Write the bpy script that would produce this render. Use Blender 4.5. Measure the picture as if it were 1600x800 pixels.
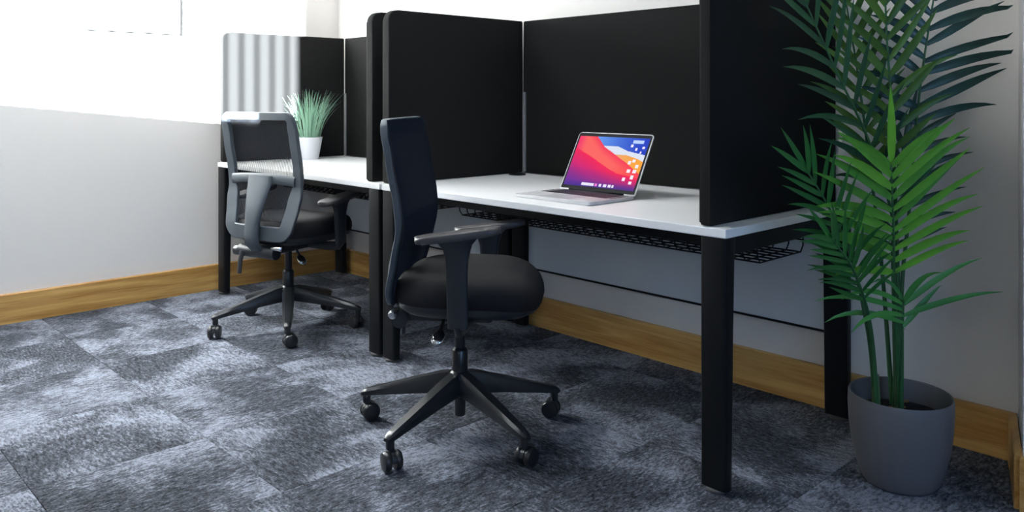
import bpy, bmesh, math, random
from mathutils import Vector, Matrix
PI = math.pi
rnd = random.Random(7)
for o in list(bpy.data.objects): bpy.data.objects.remove(o, do_unlink=True)
S = bpy.context.scene
COL = S.collection

# ------------------------------------------------------------------ camera
YAW = 0.8104
cam = bpy.data.cameras.new('camera'); camo = bpy.data.objects.new('camera', cam); COL.objects.link(camo)
camo.location = (1.2105, -1.9551, 1.09); camo.rotation_euler = (PI/2, 0, YAW)
cam.sensor_width = 36.0; cam.lens = 1276.15/1600*36; cam.shift_y = -(400-152.9)/1600
cam.clip_start = 0.05
S.camera = camo

# ------------------------------------------------------------------ world, sun, daylight, exposure
W = bpy.data.worlds.new('sky'); S.world = W; W.use_nodes = True
W.node_tree.nodes['Background'].inputs[0].default_value = (0.55, 0.72, 1.0, 1)
W.node_tree.nodes['Background'].inputs[1].default_value = 1.0
sun = bpy.data.lights.new('sun', 'SUN'); suno = bpy.data.objects.new('sun', sun); COL.objects.link(suno)
sun.energy = 195.0; sun.angle = math.radians(0.32); sun.color = (0.88, 0.97, 1.0)
sd = Vector((-1.0, 0.77, -1.262*math.tan(math.radians(3.6))))
suno.rotation_euler = sd.to_track_quat('-Z', 'Y').to_euler(); suno.location = (4, -6, 3)
def area(name, loc, rot, sx, sy, power, color):
    l = bpy.data.lights.new(name, 'AREA'); l.shape = 'RECTANGLE'; l.size = sx; l.size_y = sy
    l.energy = power; l.color = color
    o = bpy.data.objects.new(name, l); COL.objects.link(o); o.location = loc; o.rotation_euler = rot
    return o
# daylight entering the window of the right-hand wall (sky light, blue)
area('window_daylight', (3.40, -2.0, 1.55), (0, PI/2, 0), 1.25, 2.3, 36.0, (0.33, 0.57, 1.0))
S.view_settings.view_transform = 'Standard'; S.view_settings.look = 'None'
S.view_settings.gamma = 1.0; S.view_settings.use_curve_mapping = False
S.view_settings.exposure = 0.40

# ------------------------------------------------------------------ materials
def new_mat(name):
    m = bpy.data.materials.new(name); m.use_nodes = True
    nt = m.node_tree; return m, nt, nt.nodes['Principled BSDF']
def N(nt, t, **kw):
    n = nt.nodes.new(t)
    for k, v in kw.items(): setattr(n, k, v)
    return n
def plain(name, col, rough=0.5, metal=0.0, bump=0.0, bscale=200, spec=0.5, var=0.0, sheen=0.0):
    m, nt, b = new_mat(name)
    b.inputs['Base Color'].default_value = (*col, 1); b.inputs['Roughness'].default_value = rough
    b.inputs['Metallic'].default_value = metal; b.inputs['Specular IOR Level'].default_value = spec
    if sheen: b.inputs['Sheen Weight'].default_value = sheen; b.inputs['Sheen Roughness'].default_value = 0.5
    tc = N(nt, 'ShaderNodeTexCoord')
    nz = N(nt, 'ShaderNodeTexNoise'); nz.inputs['Scale'].default_value = bscale; nz.inputs['Detail'].default_value = 3
    nt.links.new(tc.outputs['Object'], nz.inputs['Vector'])
    if var:
        mx = N(nt, 'ShaderNodeMixRGB'); mx.inputs[1].default_value = (*[c*(1-var) for c in col], 1); mx.inputs[2].default_value = (*[min(1, c*(1+var)) for c in col], 1)
        nt.links.new(nz.outputs['Fac'], mx.inputs[0]); nt.links.new(mx.outputs[0], b.inputs['Base Color'])
    if bump:
        bp = N(nt, 'ShaderNodeBump'); bp.inputs['Strength'].default_value = bump; bp.inputs['Distance'].default_value = 0.002
        nt.links.new(nz.outputs['Fac'], bp.inputs['Height']); nt.links.new(bp.outputs[0], b.inputs['Normal'])
    return m
def wood(name, axis):
    m, nt, b = new_mat(name)
    tc = N(nt, 'ShaderNodeTexCoord'); mp = N(nt, 'ShaderNodeMapping')
    sc = [22, 22, 22]; sc[axis] = 1.4
    mp.inputs['Scale'].default_value = sc
    nt.links.new(tc.outputs['Object'], mp.inputs[0])
    n1 = N(nt, 'ShaderNodeTexNoise'); n1.inputs['Scale'].default_value = 1.0; n1.inputs['Detail'].default_value = 5; n1.inputs['Distortion'].default_value = 0.8
    nt.links.new(mp.outputs[0], n1.inputs['Vector'])
    mp2 = N(nt, 'ShaderNodeMapping'); sc2 = [190, 190, 190]; sc2[axis] = 7; mp2.inputs['Scale'].default_value = sc2
    nt.links.new(tc.outputs['Object'], mp2.inputs[0])
    n2 = N(nt, 'ShaderNodeTexNoise'); n2.inputs['Scale'].default_value = 1.0; n2.inputs['Detail'].default_value = 2
    nt.links.new(mp2.outputs[0], n2.inputs['Vector'])
    mm = N(nt, 'ShaderNodeMath', operation='MULTIPLY_ADD'); mm.inputs[1].default_value = 0.3
    nt.links.new(n2.outputs['Fac'], mm.inputs[0]); 
    m2 = N(nt, 'ShaderNodeMath', operation='MULTIPLY'); m2.inputs[1].default_value = 0.75
    nt.links.new(n1.outputs['Fac'], m2.inputs[0]); nt.links.new(m2.outputs[0], mm.inputs[2])
    cr = N(nt, 'ShaderNodeValToRGB')
    cr.color_ramp.elements[0].position = 0.34; cr.color_ramp.elements[0].color = (0.36, 0.165, 0.028, 1)
    cr.color_ramp.elements[1].position = 0.68; cr.color_ramp.elements[1].color = (0.66, 0.40, 0.135, 1)
    nt.links.new(mm.outputs[0], cr.inputs[0]); nt.links.new(cr.outputs[0], b.inputs['Base Color'])
    b.inputs['Roughness'].default_value = 0.45
    return m
def carpet():
    m, nt, b = new_mat('carpet_pile')
    tc = N(nt, 'ShaderNodeTexCoord'); oi = N(nt, 'ShaderNodeObjectInfo')
    vm = N(nt, 'ShaderNodeVectorMath', operation='SCALE'); vm.inputs[0].default_value = (37, 53, 11)
    nt.links.new(oi.outputs['Random'], vm.inputs['Scale'])
    va = N(nt, 'ShaderNodeVectorMath', operation='ADD'); nt.links.new(tc.outputs['Object'], va.inputs[0]); nt.links.new(vm.outputs[0], va.inputs[1])
    def noise(scale, det, vec, dist=0.0):
        n = N(nt, 'ShaderNodeTexNoise'); n.inputs['Scale'].default_value = scale; n.inputs['Detail'].default_value = det; n.inputs['Distortion'].default_value = dist
        nt.links.new(vec, n.inputs['Vector']); return n.outputs['Fac']
    big = noise(3.8, 4, va.outputs[0], 0.5)
    mp = N(nt, 'ShaderNodeMapping'); mp.inputs['Rotation'].default_value = (0, 0, 0.25); mp.inputs['Scale'].default_value = (130, 45, 60)
    nt.links.new(va.outputs[0], mp.inputs[0])
    streak = noise(1.0, 3, mp.outputs[0], 0.3)
    fine = noise(170, 2, va.outputs[0])
    cr = N(nt, 'ShaderNodeValToRGB'); cr.color_ramp.elements[0].position = 0.40; cr.color_ramp.elements[1].position = 0.62
    nt.links.new(big, cr.inputs[0])
    def ma(op, a, bb, c=None):
        n = N(nt, 'ShaderNodeMath', operation=op)
        for i, x in enumerate((a, bb, c)):
            if x is None: continue
            if isinstance(x, (int, float)): n.inputs[i].default_value = x
            else: nt.links.new(x, n.inputs[i])
        return n.outputs[0]
    tilev = ma('MULTIPLY_ADD', oi.outputs['Random'], 0.12, -0.06)
    v = ma('MULTIPLY_ADD', cr.outputs[0], 0.52, tilev)
    v = ma('ADD', v, ma('MULTIPLY', ma('SUBTRACT', streak, 0.5), 1.5))
    v = ma('ADD', v, ma('MULTIPLY', ma('SUBTRACT', fine, 0.5), 1.0))
    v = ma('ADD', v, 0.25)
    c2 = N(nt, 'ShaderNodeValToRGB')
    e = c2.color_ramp.elements
    e[0].position = 0.0; e[0].color = (0.015, 0.017, 0.021, 1)
    e[1].position = 1.0; e[1].color = (0.245, 0.262, 0.315, 1)
    x = c2.color_ramp.elements.new(0.45); x.color = (0.069, 0.075, 0.092, 1)
    nt.links.new(v, c2.inputs[0]); nt.links.new(c2.outputs[0], b.inputs['Base Color'])
    b.inputs['Roughness'].default_value = 0.95; b.inputs['Specular IOR Level'].default_value = 0.1
    bp = N(nt, 'ShaderNodeBump'); bp.inputs['Strength'].default_value = 0.6; bp.inputs['Distance'].default_value = 0.004
    nt.links.new(streak, bp.inputs['Height']); nt.links.new(bp.outputs[0], b.inputs['Normal'])
    return m
def leafmat(name, c1, c2, rough=0.42):
    m, nt, b = new_mat(name)
    oi = N(nt, 'ShaderNodeObjectInfo'); tc = N(nt, 'ShaderNodeTexCoord')
    nz = N(nt, 'ShaderNodeTexNoise'); nz.inputs['Scale'].default_value = 25
    nt.links.new(tc.outputs['Object'], nz.inputs['Vector'])
    ad = N(nt, 'ShaderNodeMath', operation='MULTIPLY_ADD'); ad.inputs[1].default_value = 0.5
    nt.links.new(nz.outputs['Fac'], ad.inputs[0])
    ml = N(nt, 'ShaderNodeMath', operation='MULTIPLY'); ml.inputs[1].default_value = 0.75
    nt.links.new(oi.outputs['Random'], ml.inputs[0]); nt.links.new(ml.outputs[0], ad.inputs[2])
    mx = N(nt, 'ShaderNodeMixRGB'); mx.inputs[1].default_value = (*c1, 1); mx.inputs[2].default_value = (*c2, 1)
    nt.links.new(ad.outputs[0], mx.inputs[0]); nt.links.new(mx.outputs[0], b.inputs['Base Color'])
    b.inputs['Roughness'].default_value = rough
    b.inputs['Specular IOR Level'].default_value = 0.35
    return m
def mesh_fabric(name, col, solid):
    m, nt, b = new_mat(name)
    b.inputs['Base Color'].default_value = (*col, 1); b.inputs['Roughness'].default_value = 0.7
    tr = N(nt, 'ShaderNodeBsdfTransparent'); mx = N(nt, 'ShaderNodeMixShader')
    tc = N(nt, 'ShaderNodeTexCoord'); nz = N(nt, 'ShaderNodeTexNoise'); nz.inputs['Scale'].default_value = 350
    nt.links.new(tc.outputs['Object'], nz.inputs['Vector'])
    ma = N(nt, 'ShaderNodeMath', operation='MULTIPLY_ADD'); ma.inputs[1].default_value = 0.3; ma.inputs[2].default_value = solid-0.15
    nt.links.new(nz.outputs['Fac'], ma.inputs[0]); nt.links.new(ma.outputs[0], mx.inputs[0])
    nt.links.new(tr.outputs[0], mx.inputs[1]); nt.links.new(b.outputs[0], mx.inputs[2])
    nt.links.new(mx.outputs[0], nt.nodes['Material Output'].inputs[0])
    return m
def emit(name, col, strength):
    m, nt, b = new_mat(name)
    b.inputs['Base Color'].default_value = (0.8, 0.8, 0.8, 1)
    b.inputs['Emission Color'].default_value = (*col, 1); b.inputs['Emission Strength'].default_value = strength
    return m
def glassmat(name):
    m, nt, b = new_mat(name)
    b.inputs['Base Color'].default_value = (1, 1, 1, 1); b.inputs['Roughness'].default_value = 0.0; b.inputs['Transmission Weight'].default_value = 1.0
    tr = N(nt, 'ShaderNodeBsdfTransparent'); mx = N(nt, 'ShaderNodeMixShader'); mx.inputs[0].default_value = 0.08
    gl = N(nt, 'ShaderNodeBsdfGlossy'); gl.inputs['Roughness'].default_value = 0.02
    nt.links.new(tr.outputs[0], mx.inputs[1]); nt.links.new(gl.outputs[0], mx.inputs[2]); nt.links.new(mx.outputs[0], nt.nodes['Material Output'].inputs[0])
    return m
M = dict(
    wall=plain('wall_paint', (0.80, 0.757, 0.712), 0.85, bump=0.15, bscale=120, spec=0.2),
    ceil=plain('ceiling_paint', (0.45, 0.45, 0.45), 0.9, bump=0.1),
    dwall=plain('grey_feature_paint', (0.22, 0.22, 0.225), 0.85, bump=0.15, bscale=120, spec=0.2),  # unseen walls made darker to cut bounced fill light
    woodx=wood('oak_x', 0), woody=wood('oak_y', 1),
    carpet=carpet(),
    sub=plain('subfloor', (0.06, 0.06, 0.065), 0.95, bump=0.3),
    desk=plain('white_laminate', (0.87, 0.86, 0.855), 0.38, bump=0.03, bscale=300),
    deskedge=plain('white_edge_band', (0.82, 0.82, 0.82), 0.4),
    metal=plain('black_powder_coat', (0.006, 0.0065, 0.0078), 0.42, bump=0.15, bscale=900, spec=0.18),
    fabric=plain('black_screen_fabric', (0.0122, 0.0118, 0.0118), 0.9, bump=0.35, bscale=1100, spec=0.1, var=0.25),
    panel=plain('modesty_white', (0.62, 0.66, 0.70), 0.5, bump=0.05),
    foot=plain('foot_plastic', (0.10, 0.095, 0.09), 0.6),
    post=plain('satin_aluminium', (0.22, 0.22, 0.225), 0.45, 0.0, bump=0.05),
    cplast=plain('charcoal_plastic', (0.016, 0.018, 0.023), 0.42, bump=0.12, bscale=700),
    cframe=plain('grey_back_frame', (0.062, 0.074, 0.088), 0.45, bump=0.1, bscale=700),
    cbase=plain('black_nylon_base', (0.016, 0.017, 0.020), 0.28, bump=0.08, bscale=600),
    wheel=plain('caster_rubber', (0.016, 0.016, 0.018), 0.32),
    chrome=plain('chrome', (0.7, 0.7, 0.72), 0.12, 1.0),
    seat=plain('black_seat_fabric', (0.013, 0.0118, 0.0135), 0.75, bump=0.4, bscale=900, spec=0.25, var=0.3),
    pad=plain('arm_pad', (0.055, 0.05, 0.052), 0.42, bump=0.15, bscale=500),
    rib=plain('knit_rib', (0.009, 0.0115, 0.021), 0.75, bump=0.2, bscale=900),
    netting=mesh_fabric('black_netting', (0.011, 0.014, 0.024), 0.40),
    lumbar=mesh_fabric('lumbar_netting', (0.011, 0.014, 0.024), 0.62),
    alu=plain('laptop_aluminium', (0.60, 0.59, 0.60), 0.4, 0.25, bump=0.02),
    bezel=plain('laptop_bezel', (0.004, 0.004, 0.005), 0.5, spec=0.1),
    keys=plain('laptop_keys', (0.012, 0.011, 0.016), 0.5),
    tpad=plain('trackpad', (0.54, 0.53, 0.54), 0.35, 0.2),
    pot=plain('grey_matt_pot', (0.115, 0.115, 0.125), 0.55, bump=0.1, bscale=400),
    potin=plain('pot_inside', (0.05, 0.05, 0.058), 0.6),
    soil=plain('soil', (0.012, 0.010, 0.008), 0.95, bump=1.0, bscale=60, var=0.6),
    chip=plain('bark_chip', (0.30, 0.16, 0.06), 0.8),
    stem=leafmat('palm_stem', (0.02, 0.085, 0.03), (0.04, 0.14, 0.05)),
    stemb=leafmat('palm_stem_base', (0.10, 0.14, 0.06), (0.10, 0.16, 0.08)),
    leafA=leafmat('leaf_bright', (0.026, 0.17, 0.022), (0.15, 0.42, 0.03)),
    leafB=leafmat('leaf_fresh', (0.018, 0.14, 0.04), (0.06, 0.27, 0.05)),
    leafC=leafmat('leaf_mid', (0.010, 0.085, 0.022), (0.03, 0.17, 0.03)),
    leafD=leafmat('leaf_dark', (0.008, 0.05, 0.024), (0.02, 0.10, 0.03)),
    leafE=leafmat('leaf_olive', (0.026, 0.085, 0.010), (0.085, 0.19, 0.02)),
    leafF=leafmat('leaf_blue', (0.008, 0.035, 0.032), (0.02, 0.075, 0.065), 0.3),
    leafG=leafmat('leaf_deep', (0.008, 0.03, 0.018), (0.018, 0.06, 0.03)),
    grass=leafmat('grass_blades', (0.24, 0.46, 0.31), (0.48, 0.66, 0.53), 0.6),
    wpot=plain('white_ceramic', (0.74, 0.75, 0.78), 0.35),
    frame=plain('picture_frame_grey', (0.010, 0.010, 0.0105), 0.5),
    mat=plain('picture_mat', (0.80, 0.80, 0.80), 0.8),
    art=plain('print_blue', (0.020, 0.027, 0.031), 0.8, var=0.15, bscale=30),
    art2=plain('print_pale', (0.026, 0.029, 0.030), 0.8, var=0.1, bscale=30),
    wframe=plain('window_frame_white', (0.75, 0.75, 0.75), 0.4),
    glass=glassmat('window_glass'),
    slat=plain('blind_fabric', (0.70, 0.69, 0.66), 0.8, bump=0.2),
    led=emit('led_diffuser', (0.91, 0.965, 1.0), 19.0),  # glow of the added fill panels
)

# ------------------------------------------------------------------ mesh helpers
def obj(name, bm, mat, parent=None, smooth=False, ang=None, loc=None, recalc=True):
    if recalc: bmesh.ops.recalc_face_normals(bm, faces=bm.faces)
    me = bpy.data.meshes.new(name); bm.to_mesh(me); bm.free()
    if mat: me.materials.append(M[mat] if isinstance(mat, str) else mat)
    if smooth:
        for p in me.polygons: p.use_smooth = True
        if ang: me.set_sharp_from_angle(angle=math.radians(ang))
    o = bpy.data.objects.new(name, me); COL.objects.link(o)
    if parent: o.parent = parent
    if loc is not None: o.location = loc
    return o
def tag(o, label=None, cat=None, group=None, kind=None):
    if label: o['label'] = label
    if cat: o['category'] = cat
    if group: o['group'] = group
    if kind: o['kind'] = kind
    return o
def thing(name, label, cat, loc=(0, 0, 0), rz=0, group=None):
    o = bpy.data.objects.new(name, None); COL.objects.link(o); o.empty_display_size = 0.1
    o.location = loc; o.rotation_euler = (0, 0, rz)
    return tag(o, label, cat, group)
def box(x0, x1, y0, y1, z0, z1, bev=0.0, seg=2, bm=None):
    b = bmesh.new()
    vs = [b.verts.new((x, y, z)) for x in (x0, x1) for y in (y0, y1) for z in (z0, z1)]
    for f in ((0, 1, 3, 2), (4, 6, 7, 5), (0, 4, 5, 1), (2, 3, 7, 6), (0, 2, 6, 4), (1, 5, 7, 3)):
        b.faces.new([vs[i] for i in f])
    if bev: bmesh.ops.bevel(b, geom=list(b.edges), offset=bev, segments=seg, affect='EDGES', profile=0.5)
    if bm is None: return b
    join(bm, b); return bm
def join(bm, b, mtx=None):
    if mtx is not None: b.transform(mtx)
    me = bpy.data.meshes.new('tmp'); b.to_mesh(me); b.free(); bm.from_mesh(me); bpy.data.meshes.remove(me)
def rings(bm, rs, closed=False, cap=True):
    vr = [[bm.verts.new(p) for p in r] for r in rs]
    n = len(vr[0]); k = len(vr)
    for i in range(k if closed else k-1):
        a, b = vr[i], vr[(i+1) % k]
        for j in range(n): bm.faces.new((a[j], a[(j+1) % n], b[(j+1) % n], b[j]))
    if cap and not closed:
        bm.faces.new(vr[0][::-1]); bm.faces.new(vr[-1])
    return bm
def lathe(prof, seg=32, bm=None, c=(0, 0, 0), capends=True):
    bm = bm or bmesh.new()
    rs = [[(c[0]+r*math.cos(2*PI*j/seg), c[1]+r*math.sin(2*PI*j/seg), c[2]+z) for j in range(seg)] for r, z in prof]
    return rings(bm, rs, cap=capends)
def catmull(P, n):
    P = [Vector(p) for p in P]; out = []
    Q = [P[0]*2-P[1]]+P+[P[-1]*2-P[-2]]
    for i in range(1, len(Q)-2):
        for k in range(n):
            t = k/n; a, b, c, d = Q[i-1:i+3]
            out.append(0.5*((2*b)+(c-a)*t+(2*a-5*b+4*c-d)*t*t+(3*b-a-3*c+d)*t**3))
    out.append(P[-1]); return out
def tube(pts, rad, seg=8, closed=False, bm=None, ref=Vector((0, 0, 1)), flat=1.0, power=2.0):
    """sweep an ellipse (rad in the ref-normal plane, rad*flat along the other axis)"""
    bm = bm or bmesh.new(); pts = [Vector(p) for p in pts]; n = len(pts); rs = []
    for i, p in enumerate(pts):
        if closed: t = pts[(i+1) % n]-pts[i-1]
        else: t = pts[min(i+1, n-1)]-pts[max(i-1, 0)]
        t.normalize()
        a = t.cross(ref)
        if a.length < 1e-4: a = t.cross(Vector((1, 0.1, 0)))
        a.normalize(); b = a.cross(t)
        r = rad[i] if isinstance(rad, (list, tuple)) else rad
        ring = []
        for j in range(seg):
            an = 2*PI*(j+0.5)/seg; cx, sx = math.cos(an), math.sin(an)
            if power != 2.0:
                cx = math.copysign(abs(cx)**(2/power), cx); sx = math.copysign(abs(sx)**(2/power), sx)
            ring.append(p+a*cx*r+b*sx*r*flat)
        rs.append(ring)
    return rings(bm, rs, closed=closed)
def rrect(w0, w1, h0, h1, rads, n=6):
    """rounded rectangle outline, radii for corners (w0,h0),(w1,h0),(w1,h1),(w0,h1)"""
    out = []
    for (cx, cy, sx, sy, r, a0) in ((w0, h0, 1, 1, rads[0], PI), (w1, h0, -1, 1, rads[1], 1.5*PI), (w1, h1, -1, -1, rads[2], 0), (w0, h1, 1, -1, rads[3], 0.5*PI)):
        if r <= 0: out.append((cx, cy)); continue
        for k in range(n+1):
            a = a0+0.5*PI*k/n; out.append((cx+sx*r+r*math.cos(a), cy+sy*r+r*math.sin(a)))
    return out
def slab(outline, t0, t1, mapf, bev=0.0, seg=2):
    b = bmesh.new(); n = len(outline)
    v0 = [b.verts.new(mapf(u, v, t0)) for u, v in outline]; v1 = [b.verts.new(mapf(u, v, t1)) for u, v in outline]
    f0 = b.faces.new(v0[::-1]); f1 = b.faces.new(v1)
    for j in range(n): b.faces.new((v0[j], v0[(j+1) % n], v1[(j+1) % n], v1[j]))
    if bev:
        bmesh.ops.bevel(b, geom=list(f0.edges)+list(f1.edges), offset=bev, segments=seg, affect='EDGES', profile=0.5)
    return b
def copy_tree(o, parent=None):
    c = o.copy(); COL.objects.link(c)
    if parent: c.parent = parent
    for ch in [x for x in ALL_CHILDREN(o)]: copy_tree(ch, c)
    return c
def ALL_CHILDREN(o): return [x for x in bpy.data.objects if x.parent == o]

# ------------------------------------------------------------------ the room
XL, XR, YF, YB, ZC = -3.335, 3.5, -4.2, 0.835, 2.6
def struct(name, bm, mat, **k):
    o = obj(name, bm, mat, **k); o['kind'] = 'structure'; return o
floor = struct('floor', box(XL-0.2, XR+0.2, YF-0.2, YB+0.2, -0.12, -0.006), 'sub')
struct('ceiling', box(XL-0.2, XR+0.2, YF-0.2, YB+0.2, ZC, ZC+0.1), 'ceil')
struct('wall_left', box(XL-0.2, XL, YF, YB+0.2, -0.006, ZC), 'wall')
struct('wall_back', box(XL, XR, YB, YB+0.2, -0.006, ZC), 'wall')
# projecting pier to the right of the palm, with a splayed side
b = slab([(0.482, YB), (0.578, 0.510), (XR, 0.510), (XR, YB)], -0.006, ZC, lambda u, v, t: (u, v, t))
struct('wall_right_pier', b, 'wall')
# front wall (behind the camera) with a window, right wall with a window
W1 = (0.40, 3.13, 1.355, 2.42)
bm = bmesh.new()
box(XL, W1[0], YF-0.2, YF, -0.006, ZC, bm=bm); box(W1[1], XR, YF-0.2, YF, -0.006, ZC, bm=bm)
box(W1[0], W1[1], YF-0.2, YF, -0.006, W1[2], bm=bm); box(W1[0], W1[1], YF-0.2, YF, W1[3], ZC, bm=bm)
struct('wall_front', bm, 'dwall')
W2 = (-3.2, -0.8, 0.92, 2.2)
bm = bmesh.new()
box(XR, XR+0.2, YF-0.2, W2[0], -0.006, ZC, bm=bm); box(XR, XR+0.2, W2[1], YB+0.2, -0.006, ZC, bm=bm)
box(XR, XR+0.2, W2[0], W2[1], -0.006, W2[2], bm=bm); box(XR, XR+0.2, W2[0], W2[1], W2[3], ZC, bm=bm)
struct('wall_right', bm, 'dwall')
def window(name, horizontal, a0, a1, z0, z1, c):
    bm = bmesh.new()
    def bb(u0, u1, w0, w1, t0, t1, B):
        if horizontal: box(u0, u1, t0, t1, w0, w1, bm=B)
        else: box(t0, t1, u0, u1, w0, w1, bm=B)
    bb(a0, a0+0.05, z0, z1, c-0.03, c+0.03, bm); bb(a1-0.05, a1, z0, z1, c-0.03, c+0.03, bm)
    bb(a0+0.05, a1-0.05, z0, z0+0.05, c-0.03, c+0.03, bm); bb(a0+0.05, a1-0.05, z1-0.05, z1, c-0.03, c+0.03, bm)
    w = struct(name, bm, 'wframe')
    g = bmesh.new(); bb(a0+0.05, a1-0.05, z0+0.05, z1-0.05, c-0.004, c+0.004, g)
    obj('pane', g, 'glass', w)
    return w
window('window_1', True, *W1, YF-0.12)
window('window_2', False, *W2, XR+0.12)
rb = thing('roller_blind', 'drawn white roller blind on the window of the right-hand wall', 'blind', (XR+0.03, (W2[0]+W2[1])/2, W2[3]))  # out of view, added to block direct sun through this window
obj('roller', tube([(0, -1.19, -0.025), (0, 1.19, -0.025)], 0.022, 14), 'wframe', rb, True, 40)
obj('cloth', box(-0.002, 0.002, -1.185, 1.185, -1.26, -0.03), 'slat', rb)
obj('hem_bar', box(-0.006, 0.006, -1.185, 1.185, -1.279, -1.26, 0.002), 'wframe', rb)

# oak skirting boards, plain square section with an eased top edge
def skirt(name, pts, inward, mat, h=0.143, t=0.021):
    """extrude a board section along a straight run"""
    (x0, y0), (x1, y1) = pts; nx, ny = inward
    sec = [(0, 0), (t, 0), (t, h-0.004), (t-0.004, h), (0, h)]
    bm = bmesh.new()
    rings(bm, [[(x0+nx*a, y0+ny*a, z) for a, z in sec], [(x1+nx*a, y1+ny*a, z) for a, z in sec]])
    return struct(name, bm, mat)
skirt('baseboard_left', ((XL, YF), (XL, YB)), (1, 0), 'woody')
skirt('baseboard_back', ((XL+0.021, YB), (0.478, YB)), (0, -1), 'woodx')
skirt('baseboard_right', ((0.575, 0.510), (XR, 0.510)), (0, -1), 'woodx')
dv = Vector((0.578-0.482, 0.510-YB)).normalized(); nv = (dv.y, -dv.x)
skirt('trim_1', ((0.482+dv.x*0.0, YB-0.021), (0.578, 0.510)), nv, 'woody')

# carpet tiles, each one a piece of its own (quarter-turned lay)
T = 0.5; ox, oy = -0.365, -0.36
cache = {}
ix0, ix1 = math.floor((XL+0.0215-ox)/T), math.ceil((XR-ox)/T); iy0, iy1 = math.floor((YF-oy)/T), math.ceil((YB-oy)/T)
for i in range(ix0, ix1):
    for j in range(iy0, iy1):
        x0, x1 = max(ox+i*T, XL), min(ox+(i+1)*T, XR); y0, y1 = max(oy+j*T, YF), min(oy+(j+1)*T, YB)
        w, d = x1-x0, y1-y0
        if w < 0.02 or d < 0.02: continue
        turn = ((i+j) % 2) if abs(w-d) < 1e-4 else 0
        key = (round(w, 3), round(d, 3))
        if key not in cache:
            bm = bmesh.new(); g = 0.0006
            top = [(-w/2+g+0.001, -d/2+g+0.001), (w/2-g-0.001, -d/2+g+0.001), (w/2-g-0.001, d/2-g-0.001), (-w/2+g+0.001, d/2-g-0.001)]
            bot = [(-w/2+g, -d/2+g), (w/2-g, -d/2+g), (w/2-g, d/2-g), (-w/2+g, d/2-g)]
            rings(bm, [[(x, y, -0.006) for x, y in bot], [(x, y, -0.0012) for x, y in bot], [(x, y, 0) for x, y in top]])
            t = obj('carpet_tile', bm, 'carpet', floor); cache[key] = t.data
        else:
            t = bpy.data.objects.new('carpet_tile', cache[key]); COL.objects.link(t); t.parent = floor
        t.location = ((x0+x1)/2, (y0+y1)/2, 0); t.rotation_euler = (0, 0, turn*PI/2)

# vertical blind in the front window
bl = thing('vertical_blind', 'white vertical fabric blind hanging in the window behind the viewer', 'blind', ((W1[0]+W1[1])/2, YF+0.09, 2.46))
obj('headrail', box(-1.45, 1.45, -0.025, 0.025, -0.03, 0.01, 0.004), 'wframe', bl)
beam = math.atan2(0.77, -1.0)
k = 0; x = -1.40
slatme = None
while x < 1.41:
    if slatme is None:
        bm = bmesh.new()
        rings(bm, [[(-0.0635, 0.003, z), (0, -0.002, z), (0.0635, 0.003, z), (0.0635, 0.0042, z), (0, -0.0008, z), (-0.0635, 0.0042, z)] for z in (-1.16, -0.03)])
        s = obj('slat', bm, 'slat', bl); slatme = s.data
    else:
        s = bpy.data.objects.new('slat', slatme); COL.objects.link(s); s.parent = bl
    s.location = (x, 0, 0); s.rotation_euler = (0, 0, beam+math.radians(7.5)); x += 0.1215

# unseen fill panels on the ceiling, added to brighten desks and left side
for (x, y), lab in (((-2.45, -0.75), 'square ceiling light panel above the far desk chair'), ((-2.45, -2.55), 'square ceiling light panel in the far left front of the room'), ((-1.25, -0.75), 'square ceiling light panel above the nearer chair')):
    t = thing('ceiling_light', lab, 'light', (x, y, ZC), group='ceiling light panels')
    bm = bmesh.new()
    box(-0.31, 0.31, -0.31, -0.295, -0.018, 0, bm=bm); box(-0.31, 0.31, 0.295, 0.31, -0.018, 0, bm=bm)
    box(-0.31, -0.295, -0.295, 0.295, -0.018, 0, bm=bm); box(0.295, 0.31, -0.295, 0.295, -0.018, 0, bm=bm)
    obj('frame', bm, 'wframe', t)
    obj('diffuser', box(-0.295, 0.295, -0.295, 0.295, -0.012, -0.004), 'led', t)

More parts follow.
